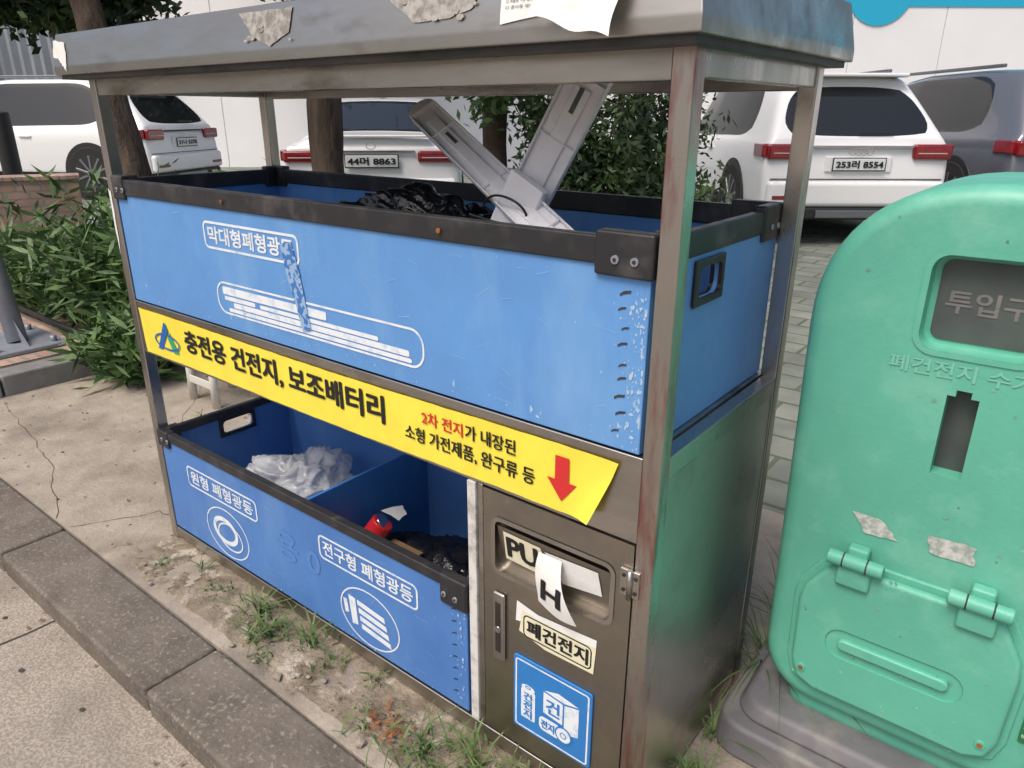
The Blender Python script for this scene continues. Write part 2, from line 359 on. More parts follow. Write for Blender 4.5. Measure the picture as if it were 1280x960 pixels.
def weeds():
    V=[];F=[]
    def tuft(x,y,n,h,sp):
        for _ in range(int(n*1.15)):
            a=random.uniform(0,6.28); r=abs(random.gauss(0,.6))*sp; bx=x+r*math.cos(a); by=y+r*math.sin(a)
            hh=h*random.uniform(.3,1.1); lean=random.uniform(.3,1.6)*hh; w=random.uniform(.0012,.0038); a2=random.uniform(0,6.28)
            dx,dy=math.cos(a2),math.sin(a2); px,py=-dy*w,dx*w; b=len(V)
            for t,ww in ((0,1),(.5,.9),(.85,.5)):
                z=.004+hh*(t-.35*t*t); o=lean*t*t
                V.append((bx+dx*o+px*ww,by+dy*o+py*ww,z)); V.append((bx+dx*o-px*ww,by+dy*o-py*ww,z))
            V.append((bx+dx*lean*1.1,by+dy*lean*1.1,hh*.62))
            F.extend([(b,b+1,b+3,b+2),(b+2,b+3,b+5,b+4),(b+4,b+5,b+6)])
    for x,y,n,h,s in ((.42,-.08,16,.05,.05),(.62,-.06,44,.09,.07),(.72,-.10,48,.09,.08),(.85,-.05,30,.11,.05),(.96,-.08,16,.07,.06),(.80,-.17,12,.04,.05),
                      (1.2,-.15,18,.06,.06),(1.36,-.10,42,.09,.09),(1.5,-.07,50,.11,.10),(1.66,-.05,40,.10,.08),(1.45,-.17,18,.06,.06),(1.1,-.04,14,.06,.04),
                      (1.87,.05,30,.08,.04),(1.885,.2,36,.10,.04),(1.87,.36,22,.09,.03),(1.9,.64,60,.26,.05),(1.92,.82,50,.30,.06),(.28,-.05,10,.05,.03),(1.8,-.12,30,.09,.06),
                      (-.5,.5,8,.04,.03),(2.05,.15,16,.05,.05),(-.9,.62,12,.05,.04),(.15,-.12,8,.03,.03)):
        tuft(x,y,n,h,s)
    mesh("weeds",V,F,M['grass'])
weeds()

# ---------------------------------------------------------------- recycling stand
W=1.848;D=.581
st=empty("battery_and_lamp_recycling_stand",(.92,.29,0))
t=.036
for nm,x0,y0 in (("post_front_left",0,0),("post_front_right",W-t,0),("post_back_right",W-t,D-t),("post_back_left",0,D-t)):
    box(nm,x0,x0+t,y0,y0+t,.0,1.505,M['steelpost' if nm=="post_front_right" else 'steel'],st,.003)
box("base_rail_front",t,W-t,.002,.034,.012,.052,M['steelh'],st,.003)
box("base_rail_back",t,W-t,D-.034,D-.002,.012,.052,M['steelh'],st,.003)
box("base_rail_left",.002,.034,t,D-t,.012,.052,M['steel'],st,.003)
box("floor_plate",.036,W-.04,.036,D-.036,.046,.056,M['steelh'],st)
box("mid_rail_front",t,W-t,.003,.030,.695,.864,M['steelh'],st,.003)
box("mid_rail_back",t,W-t,D-.03,D-.003,.80,.864,M['steelh'],st,.003)
box("mid_rail_left",.003,.031,t,D-t,.80,.862,M['steel'],st,.003)
box("shelf_plate",.037,W-.034,.031,D-.031,.852,.8665,M['steelh'],st)
box("mid_rail_right",W-.031,W-.001,t,D-t,.823,.8645,M['steel'],st,.003)
box("side_panel",W-.012,W-.003,t,D-t,.010,.822,M['steelside'],st,.002)
box("top_rail_front",t,W-t,.004,.034,1.455,1.507,M['steelh'],st,.003)
box("top_rail_back",t,W-t,D-.034,D-.004,1.455,1.507,M['steelh'],st,.003)
box("top_rail_left",.004,.034,t,D-t,1.46,1.507,M['steel'],st,.003)
box("top_rail_right",W-.034,W-.004,t,D-t,1.46,1.507,M['steel'],st,.003)
def roof():
    x0,x1,y0,y1=-.055,1.882,-.062,.640
    zb=1.508;zl=1.53;z1=1.612;k=.014
    v=[(x0,y0,zb),(x1,y0,zb),(x1,y1,zb),(x0,y1,zb),
       (x0,y0,zl),(x1,y0,zl),(x1,y1,zl),(x0,y1,zl),
       (x0+k,y0+k,z1),(x1-k,y0+k,z1),(x1-k,y1-k,z1),(x0+k,y1-k,z1),
       (x0+.12,y0+.16,z1+.02),(x1-.12,y0+.16,z1+.02),(x1-.12,y1-.16,z1+.02),(x0+.12,y1-.16,z1+.02)]
    f=[(3,2,1,0)]
    for b in (0,4,8):
        for i in range(4): j=(i+1)%4; f.append((b+i,b+j,b+4+j,b+4+i))
    f.append((12,13,14,15))
    bevel(mesh("roof",v,f,M['steelh'],st),.003,2,8)
    box("roof_lower_band",x0+.012,x1-.012,y0+.012,y1-.012,1.4975,1.5085,M['darkmetal'],st)
roof()
box("compartment_wall",1.438,1.446,.03,D-.03,.056,.852,M['steelh'],st)
box("compartment_edge",1.412,1.435,.0,.028,.056,.694,M['dirtywhite'],st,.002)
box("door_frame_left",1.4385,1.452,.004,.03,.056,.694,M['steelh'],st,.002)
dr=box("battery_door",1.454,1.808,.004,.024,.058,.690,M['door'],st)
c1=extr("cut",rr(1.482,1.768,.50,.628,.02),-.1,.0225,M['slotdark'])
boolcut(dr,[c1])
ringp("hatch_lip",rr(1.476,1.774,.494,.634,.024),.010,FR(.0022),M['steel'],st)
mesh("hatch_flap",[(1.490,.006,.612),(1.760,.006,.612),(1.760,.0215,.512),(1.490,.0215,.512)],[(0,1,2,3)],M['door'],st)
def flapmap(a,b):
    return (a,.0045+(.612-b)*.155,b)
poly("push_sticker",[(1.505,.603),(1.60,.600),(1.607,.578),(1.598,.552),(1.61,.528),(1.505,.532)],flapmap,M['cream'],st)
text("push_letters","PU",lambda a,b:(a,flapmap(a,b)[1]-.001,b),1.514,1.590,.543,.591,M['ink'],st,.003)
poly("push_backing",[(1.61,.595),(1.735,.601),(1.742,.545),(1.65,.532)],lambda a,b:(a,flapmap(a,b)[1]-.0006,b),M['paper'],st)
def tsy(s,q): return .002-.020*math.sin(q*2.6)*(.4+.6*s)-.012*s*q
def tornsheet():
    nx,nz=10,14; V=[];F=[]
    for j in range(nz+1):
        for i in range(nx+1):
            s=i/nx;q=j/nz
            x=1.600+(.055+.050*q)*s-.004*math.sin(q*5); z=.594-.112*q-.012*math.sin(s*3)*q
            V.append((x,tsy(s,q),z))
    for j in range(nz):
        for i in range(nx): a=j*(nx+1)+i; F.append((a,a+nx+1,a+nx+2,a+1))
    mesh("torn_push_sticker",V,F,M['paper'],st,True)
tornsheet()
def tmap(a,b):
    q=min(1,max(0,(.594-b)/.118)); s=min(1,max(0,(a-1.600)/(.055+.05*q))); return (a,tsy(s,q)-.0022,b)
text("torn_letter","H",tmap,1.617,1.668,.500,.542,M['ink'],st,.003)
poly("battery_sticker_torn_backing",[(1.545,.452),(1.60,.440),(1.742,.449),(1.740,.405),(1.60,.41),(1.542,.40)],FR(.0030),M['paper'],st)
poly("battery_sticker",[(1.56,.436),(1.60,.428),(1.742,.430),(1.738,.365),(1.62,.362),(1.552,.378)],FR(.0022),M['cream'],st)
ringp("battery_sticker_border",rr(1.563,1.733,.371,.427,.012),.003,FR(.0016),M['ink'],st)
text("battery_sticker_text","폐건전지",FR(.0012),1.574,1.724,.381,.418,M['ink'],st,.0017)
bevel(extr("battery_sign",rr(1.54,1.742,.118,.315,.008),-.001,.0038,M['signblue'],st),.001,1)
ringp("battery_sign_border",rr(1.546,1.736,.124,.309,.008),.004,FR(-.0018),M['white'],st)
def batt_icon():
    y=-.0018
    def p(n,pts,m,dy=0): poly(n,pts,FR(y-dy),m,st)
    p("icon_cell_tall",rr(1.562,1.600,.155,.235,.004),M['white']); p("icon_cell_tall_top",circ(1.581,.240,.009,18,2.0),M['white'],.0003)
    ringp("icon_cell_nub",circ(1.581,.243,.004,14,2),.002,FR(y-.0008),M['signblue'],st)
    p("icon_cell_box",[(1.622,.200),(1.672,.194),(1.672,.250),(1.622,.256)],M['white'])
    p("icon_cell_box_top",[(1.624,.260),(1.674,.254),(1.712,.264),(1.660,.272)],M['white']); p("icon_cell_box_side",[(1.676,.172),(1.712,.184),(1.712,.260),(1.676,.250)],M['white'])
    p("icon_cell_roll",rr(1.612,1.668,.150,.188,.012),M['white'],.0006)
    p("icon_cell_end_bg",circ(1.676,.169,.022),M['signblue'],.0010); p("icon_cell_end",circ(1.676,.169,.018),M['white'],.0014)
    ringp("icon_cell_end_ring",circ(1.676,.169,.008),.002,FR(y-.0020),M['signblue'],st)
    text("icon_text","건",FR(y-.0010),1.630,1.664,.206,.244,M['signblue'],st,.0012)
    text("icon_text","전지",FR(y-.0014),1.618,1.652,.158,.180,M['signblue'],st,.0010)
    text("icon_text_tall","건\n전\n지",FR(y-.0010),1.570,1.592,.160,.228,M['signblue'],st,.0010)
batt_icon()
box("door_latch",1.484,1.516,-.006,.0035,.275,.452,M['steel'],st,.006)
box("door_latch_slot",1.493,1.507,-.0075,-.0055,.30,.43,M['darkmetal'],st,.002)
cyl("door_latch_key",(1.5,-.0085,.36),(1.5,-.006,.36),.008,M['chrome'],st)
box("door_hinge_a",1.786,1.826,-.004,.0035,.585,.642,M['steel'],st,.002)
cyl("door_hinge_pin",(1.808,-.006,.583),(1.808,-.006,.644),.005,M['steel'],st)
for zx in (.598,.629):
    for xx in (1.795,1.819): cyl("hinge_screw",(xx,-.0055,zx),(xx,-.0038,zx),.004,M['darkmetal'],st,10)
def banner():
    nx,nz=120,10;v=[];f=[]
    for j in range(nz+1):
        for i in range(nx+1):
            s=i/nx;q=j/nz
            zb=.704+ .002*math.sin(s*9); zt=.842+.003*math.sin(s*7+1)
            x0=.055+.012*(1-q); x1=1.770-.045*(1-q)
            x=x0+(x1-x0)*s; z=zb+(zt-zb)*q
            cur=max(0,(s-.955)/.045)*max(0,1-q*1.3); curl2=max(0,(s-.985)/.015)*.4
            y=-.0012-.022*cur**1.3-.010*curl2+.0006*math.sin(s*60+q*3)+.0005*math.sin(s*170-q*5)
            v.append((x,y,z+.012*cur))
    for j in range(nz):
        for i in range(nx): a=j*(nx+1)+i; f.append((a,a+1,a+nx+2,a+nx+1))
    mesh("yellow_banner",v,f,M['yellow'],st,True)
banner()
Y=FR(-.0034)
text("banner_text_main","충전용 건전지, 보조배터리",Y,.320,1.170,.753,.821,M['ink'],st,.0031)
text("banner_text_red","2차 전지",Y,1.290,1.406,.790,.820,M['red'],st,.0009)
text("banner_text_red_tail","가 내장된",Y,1.414,1.543,.790,.822,M['ink'],st,.0009)
text("banner_text_small","소형 가전제품, 완구류 등",Y,1.237,1.590,.740,.776,M['ink'],st,.0009)
poly("banner_arrow",[(1.637,.822),(1.668,.822),(1.668,.772),(1.686,.772),(1.6525,.730),(1.619,.772),(1.637,.772)],Y,M['red'],st)
M['lg']=pmat("logo_green",(.03,.35,.18),rough=.4); M['lb']=pmat("logo_blue",(.02,.12,.42),rough=.4)
poly("logo_blue_leg",[(.150,.732),(.178,.732),(.225,.800),(.213,.822),(.205,.822)],Y,M['lb'],st)
poly("logo_green_leg",[(.230,.798),(.272,.735),(.244,.732),(.218,.772)],Y,M['lg'],st)
ringp("logo_swoosh",circ(.21,.762,.026,26,2.8),.006,FR(-.0040),M['lb'],st)
def fas(a,b):
    k=max(0,(b-1.53))/.082*.014
    return (a,-.0632+k-.001,b)
def fas2(a,b): p=fas(a,b); return (p[0],p[1]-.0012,p[2])
def ragged(pts,amp=.006,n=5):
    out=[]
    for i in range(len(pts)):
        a=pts[i];b=pts[(i+1)%len(pts)]
        for k in range(n):
            s=k/n; out.append((a[0]+(b[0]-a[0])*s+random.uniform(-amp,amp),a[1]+(b[1]-a[1])*s+random.uniform(-amp,amp)*.6))
    return out
poly("glue_patch_a",ragged([(.86,1.600),(1.04,1.600),(1.03,1.556),(.97,1.534),(.91,1.556)],.002),fas,M['glue'],st)
poly("glue_patch_b",ragged([(1.31,1.590),(1.38,1.600),(1.46,1.606),(1.52,1.596),(1.50,1.565),(1.45,1.552),(1.37,1.550)],.003),fas,M['glue'],st)
for k in range(12):
    cx=(.95,1.4)[k%2]+random.gauss(0,.08); cz=1.565+random.gauss(0,.010)
    poly("glue_fleck",ragged(circ(cx,cz,random.uniform(.002,.006),6,1.8),.001,2),lambda a,b:(a,fas2(a,b)[1]-.0001*k,b),M['glue'],st)
poly("torn_paper_end",ragged([(-.048,1.598),(.02,1.590),(.035,1.545),(.03,1.515),(.01,1.53),(-.02,1.550),(-.05,1.555)],.003),fas,M['paper'],st)
poly("notice_paper",ragged([(1.555,1.536),(1.66,1.548),(1.665,1.609),(1.552,1.609)],.0012),fas,M['paper'],st)
for k in range(6):
    text("notice_print","□ 재활용 가능 품목 안내 배출" if k%2 else "□ 종이류 제24조에 따라",fas2,1.565,1.65-.01*(k%3),1.556+k*.0085,1.561+k*.0085,M['ink'],st)
def torn_notice():
    nx,nz=14,12;V=[];F=[]
    for j in range(nz+1):
        for i in range(nx+1):
            s=i/nx;q=j/nz
            x=1.662+.11*s-.028*q*(1-s)+.004*math.sin(q*6); z=1.609-(.070+.035*s)*q+.004*math.sin(s*9)
            y=-.0670-.028*q**1.5-.006*math.sin(s*5+q*3)*q-.002
            V.append((x,y,z))
    for j in range(nz):
        for i in range(nx): a=j*(nx+1)+i; F.append((a,a+nx+1,a+nx+2,a+1))
    mesh("torn_notice",V,F,M['paper'],st,True)
torn_notice()
poly("paint_scrape",ragged([(.0,1.20),(.014,1.19),(.012,1.05),(.002,1.0)],.002),FR(-.0012),M['paper'],st)

# ---------------------------------------------------------------- blue bins
def bluebin(name,x0,x1,y0,y1,z0,z1,mo,mi,rimh,divider=None):
    e=empty(name,((x0+x1)/2,(y0+y1)/2,z0)); th=.008
    box("wall_front",x0,x1,y0,y0+th,z0,z1,mo,e,.002)
    box("wall_back",x0,x1,y1-th,y1,z0,z1,mo,e,.002)
    wl=box("wall_left",x0,x0+th,y0+th,y1-th,z0,z1,mo,e)
    wr=box("wall_right",x1-th,x1,y0+th,y1-th,z0,z1,mo,e)
    box("floor",x0+th,x1-th,y0+th,y1-th,z0,z0+.006,mi,e)
    r0=z1-.012
    o=.010
    box("rim_front",x0-.002,x1+.002,y0-o+.004,y0+.018,r0,r0+rimh,M['black'],e,.004)
    box("rim_back",x0-.002,x1+.002,y1-.018,y1+.004,r0,r0+rimh,M['black'],e,.004)
    box("rim_left",x0-.004,x0+.018,y0+.018,y1-.018,r0,r0+rimh,M['black'],e,.004)
    box("rim_right",x1-.018,x1+.004,y0+.018,y1-.018,r0,r0+rimh,M['black'],e,.004)
    if divider: box("divider",divider-.005,divider+.005,y0+th,y1-th,z0+.006,z1+.005,mi,e,.001)
    return e,wl,wr
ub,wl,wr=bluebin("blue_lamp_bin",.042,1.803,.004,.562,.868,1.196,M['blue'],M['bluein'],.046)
HY=.062
c=box("cut",1.70,1.9,.105+HY,.205+HY,1.105,1.165,M['blue']); bevel(c,.022,4); boolcut(wr,[c])
def handle_frame(name,x,y0,y1,z0,z1,e,xs):
    c=box("cut",x-.1,x+.1,y0+.014,y1-.014,z0+.014,z1-.014,M['black']); bevel(c,.014,4)
    o=box(name,min(x,xs),max(x,xs),y0,y1,z0,z1,M['black'],e); bevel(o,.02,4,60); boolcut(o,[c])
handle_frame("handle_frame_right",1.8045,.093+HY,.217+HY,1.093,1.177,ub,1.811)
handle_frame("handle_frame_inner",1.788,.093+HY,.217+HY,1.093,1.177,ub,1.794)
def bracket(e,xc,yc,sx,sy,z0,z1,L=.085):
    xa,xb=sorted((xc-sx*.006,xc+sx*L)); ya,yb=sorted((yc-sy*.010,yc+sy*.02))
    box("corner_bracket",xa,xb,ya,yb,z0,z1,M['black'],e,.005)
    ya,yb=sorted((yc+sy*.02,yc+sy*L)); xa,xb=sorted((xc-sx*.008,xc+sx*.02))
    box("corner_bracket",xa,xb,ya,yb,z0,z1,M['black'],e,.005)
    for k in (.025,.06):
        cyl("rivet",(xc+sx*k,yc-sy*.013,z0+.028),(xc+sx*k,yc-sy*.009,z0+.028),.007,M['galv'],e,14)
        cyl("rivet_core",(xc+sx*k,yc-sy*.0145,z0+.028),(xc+sx*k,yc-sy*.0125,z0+.028),.003,M['darkmetal'],e,10)
        cyl("rivet",(xc-sx*.0105,yc+sy*k,z0+.028),(xc-sx*.007,yc+sy*k,z0+.028),.006,M['galv'],e,14)
for xc,sx in ((.042,1),(1.803,-1)):
    for yc,sy in ((.004,1),(.562,-1)): bracket(ub,xc,yc,sx,sy,1.168 if sx<0 else 1.172,1.240,.10 if sx<0 else .06)
for xx in (.62,1.36): cyl("rim_rivet",(xx,-.0085,1.205),(xx,-.0055,1.205),.005,M['rust'],ub,12)
Z=FR(.0028)
ringp("label_frame",rr(.50,.905,1.078,1.150,.018),.0065,Z,M['white'],ub)
text("label_text","막대형폐형광등",Z,.522,.885,1.093,1.137,M['white'],ub,.0016)
ringp("lamp_icon_frame",rr(.525,1.300,.908,.996,.038),.0055,Z,M['white'],ub)
for x0,x1,z0,z1 in ((.555,.985,.962,.983),(.56,.70,.947,.958),(.60,1.255,.930,.944),(.575,1.262,.917,.927),(.72,1.16,.947,.957)):
    poly("lamp_icon_tube",rr(x0,x1,z0,z1,.005),Z,M['white'],ub)
M['tape']=pmat("printed_tape",(.05,.18,.48),(.30,.45,.66),scale=60,rough=.4,lo=.48,hi=.53,detail=1)
def tapestrip():
    V=[];F=[];N=30
    for i in range(N+1):
        s=i/N; cx=.858+.052*s; z=1.128-.205*s; w=.021+.004*math.sin(s*5)
        V+=[(cx-w+random.uniform(-.0012,.0012),.0012,z-.004),(cx+w+random.uniform(-.0012,.0012),.0012,z+.004)]
    for i in range(N): F.append((2*i,2*i+1,2*i+3,2*i+2))
    mesh("tape",V,F,M['tape'],ub)
tapestrip()
def slit(x,z,e,s=1):
    poly("slit",[(x,z),(x+.006*s,z+.004*s),(x+.018*s,z+.007*s),(x+.019*s,z+.011*s),(x+.007*s,z+.009*s),(x+.000,z+.004*s)],Z if e is ub else FR(.0008),M['slotdark'],e)
for k in range(9): slit(1.752+random.uniform(-.006,.006),.90+k*.030+random.uniform(-.004,.004),ub,random.uniform(.7,1.1))
M['scuff']=pmat("scuff_pale",(.26,.46,.70),(.50,.60,.70),scale=40,rough=.8)
def scuffs(e,n,fn,yy,smin,smax):
    V=[];F=[]
    for i in range(n):
        x,z=fn(); s=random.uniform(smin,smax)*random.random(); b=len(V); m=random.randint(5,8); st_=random.uniform(.6,2.5); y=yy-.000004*i
        for k in range(m):
            a=2*math.pi*k/m; r=s*random.uniform(.4,1.2); V.append((min(x+r*math.cos(a),1.801),y,z+r*math.sin(a)*st_))
        F.append(tuple(range(b,b+m)))
    mesh("scuff_marks",V,F,M['scuff'],e)
scuffs(ub,190,lambda:(1.800-abs(random.gauss(0,.020)),random.uniform(.872,1.15)),.0036,.001,.006)
scuffs(ub,70,lambda:(random.uniform(.06,1.79),.875+abs(random.gauss(0,.02))),.0036,.001,.005)
scuffs(ub,70,lambda:(random.uniform(.06,1.79),random.uniform(.88,1.17)),.0033,.0005,.002)
def scratches(e,n,x0,x1,z0,z1,yy):
    V=[];F=[]
    for k in range(n):
        xx=random.uniform(x0,x1); zz=random.uniform(z0,z1); l=random.uniform(.008,.05); a=random.gauss(0,.5); b=len(V); w=random.uniform(.0003,.0008); y=yy-.000006*k
        V+=[(xx,y,zz),(xx+l*math.cos(a),y,zz+l*math.sin(a)),(xx+l*math.cos(a),y,zz+l*math.sin(a)+w),(xx,y,zz+w)]; F.append((b,b+1,b+2,b+3))
    mesh("scratches",V,F,M['scuff'],e)
scratches(ub,80,.1,1.72,.89,1.17,.0026)
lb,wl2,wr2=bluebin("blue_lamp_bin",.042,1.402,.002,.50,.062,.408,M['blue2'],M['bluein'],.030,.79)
c=box("cut",-.05,.1,.215,.335,.335,.385,M['blue']); bevel(c,.02,4); boolcut(wl2,[c])
handle_frame("handle_frame_left",.0505,.203,.347,.323,.397,lb,.057)
bracket(lb,.042,.002,1,1,.372,.430,.06); bracket(lb,1.402,.002,-1,1,.352,.430,.075)
ZL=FR(.0008)
ringp("label_frame_round",rr(.185,.575,.268,.342,.018),.006,ZL,M['white'],lb)
text("label_text_round","원형 폐형광등",ZL,.207,.553,.284,.328,M['white'],lb,.0014)
ringp("ring_icon_frame",circ(.385,.160,.088,30,1.35),.0045,ZL,M['white'],lb)
ringp("ring_icon",circ(.375,.165,.050,30,1.4),.016,ZL,M['white'],lb)
ringp("ring_icon_inner",circ(.40,.150,.050,30,1.4),.006,FR(.0002),M['white'],lb)
ringp("label_frame_bulb",rr(.865,1.245,.275,.350,.018),.006,ZL,M['white'],lb)
text("label_text_bulb","전구형 폐형광등",ZL,.884,1.226,.291,.336,M['white'],lb,.0014)
ringp("bulb_icon_frame",circ(1.055,.160,.088,30,1.32),.0045,ZL,M['white'],lb)
for k in range(4):
    poly("bulb_icon_tube",[(1.01+k*.004,.203-k*.024),(1.115+k*.006,.192-k*.024),(1.118+k*.006,.176-k*.024),(1.01+k*.004,.187-k*.024)],ZL,M['white'],lb)
poly("bulb_icon_base",[(.975,.205),(1.003,.203),(1.008,.12),(.985,.115)],ZL,M['white'],lb); poly("bulb_icon_tip",[(.952,.185),(.968,.186),(.973,.145),(.958,.14)],ZL,M['white'],lb)
M['faint']=pmat("faint_print",(.10,.24,.57),rough=.5)
text("ghost_print","용 0",ZL,.66,.86,.20,.29,M['faint'],lb,.002)
for k in range(8): slit(1.355,.10+k*.034,lb,.8)
scuffs(lb,80,lambda:(1.40-abs(random.gauss(0,.02)),random.uniform(.07,.37)),.0002,.001,.004)
scuffs(lb,70,lambda:(random.uniform(.06,1.39),random.uniform(.07,.38)),-.0002,.0005,.0025)
scuffs(lb,50,lambda:(random.uniform(.06,1.39),.068+abs(random.gauss(0,.012))),-.0005,.001,.004)
scratches(lb,50,.1,1.35,.08,.37,-.0008)
# contents
crumple("black_trash_bag",(1.02,.30,1.075),(.27,.17,.145),M['bag'],None,.34,6,6,3,.876)
crumple("clear_plastic_bag",(.42,.25,.225),(.19,.16,.12),M['clear'],None,.38,5,6,9,.07)
crumple("dark_trash_pile",(1.03,.25,.13),(.22,.18,.08),M['bag'],None,.40,6,6,5,.069)
can=empty("drink_can",(.86,.2,.25))
cyl("can_body",(.835,.17,.20),(.885,.215,.29),.034,M['can'],can,24,bv=.004)
cyl("can_lid",(.885,.215,.29),(.887,.2165,.292),.028,M['chrome'],can,24)
box("cardboard_scrap",.90,1.02,.10,.24,.222,.228,M['card'],None)
poly("paper_scrap",ragged([(.82,.26),(.88,.28),(.88,.32),(.84,.33)],.005,3),lambda a,b:(a,b,.275-(a-.85)*.4),M['paper'],None)
cr=empty("plastic_bracket_cross",(1.40,.2,1.2))
def arm(name,p0,p1,w,tip0,normal=(0.55,-.8,.25),slots=()):
    p0=Vector(p0);p1=Vector(p1); ux=(p1-p0); L=ux.length; ux.normalize(); n=Vector(normal); n=(n-ux*n.dot(ux)).normalized(); uy=n.cross(ux)
    mt=Matrix(((ux.x,uy.x,n.x,p0.x),(ux.y,uy.y,n.y,p0.y),(ux.z,uy.z,n.z,p0.z),(0,0,0,1)))
    h=w/2
    def b(nm,x0,x1,y0,y1,z0,z1,bv=.002): box(name+nm,x0,x1,y0,y1,z0,z1,M['lav'],cr,bv,mt)
    b("_plate",0,L,-h,h,0,.007)
    b("_rim_a",0,L,-h-.004,-h,0,.018); b("_rim_b",0,L,h,h+.004,0,.018)
    b("_channel",.04,L*.9,-h*.45,h*.45,.007,.013,.003)
    for s in slots: b("_rib",s*L,s*L+.004,-h,h,.007,.015)
    for s in slots[::2]: box(name+"_slot",s*L+.02,s*L+.07,-h*.12,h*.12,.0132,.0145,M['slotgrey'],cr,0,mt)
    if tip0:
        v=[];N=14
        for zz in (0,.018):
            for k in range(N+1):
                a=math.pi/2+math.pi*k/N; v.append(mt@Vector(((h+.004)*math.cos(a),(h+.004)*math.sin(a),zz)))
        f=[tuple(range(N,-1,-1)),tuple(range(N+1,2*N+2))]+[(k,k+1,N+2+k,N+1+k) for k in range(N)]+[(N,0,N+1,2*N+1)]
        bevel(mesh(name+"_tip",v,f,M['lav'],cr),.003,2)
arm("long_arm",(1.035,.30,1.408),(1.625,.10,1.145),.062,True,normal=(.2,-.75,.75),slots=(.15,.5,.8))
arm("broad_arm",(1.545,.23,1.492),(1.345,.20,1.130),.080,False,normal=(0.3,-.95,.1),slots=(.05,.35,.75))
box("short_arm",-.045,.045,-.012,.012,-.09,.09,M['lav'],cr,.004,Matrix.Translation((1.40,.17,1.21))@Matrix.Rotation(math.radians(28),4,'Y'))
def curveobj(name,pts,r,mat,parent=None):
    cu=bpy.data.curves.new(name,'CURVE'); cu.dimensions='3D'; cu.bevel_depth=r; cu.bevel_resolution=3
    sp=cu.splines.new('NURBS'); sp.points.add(len(pts)-1)
    for i,p in enumerate(pts): sp.points[i].co=(*p,1)
    sp.use_endpoint_u=True; o=bpy.data.objects.new(name,cu); COL.objects.link(o); cu.materials.append(mat)
    if parent: o.parent=parent; o.matrix_parent_inverse=Matrix.Translation(parent.location).inverted()
    return o
curveobj("wire_tie",[(1.33,.16,1.235),(1.36,.14,1.262),(1.42,.13,1.262),(1.46,.14,1.235),(1.45,.15,1.20),(1.37,.16,1.20),(1.30,.15,1.215)],.0025,M['cable'],cr)

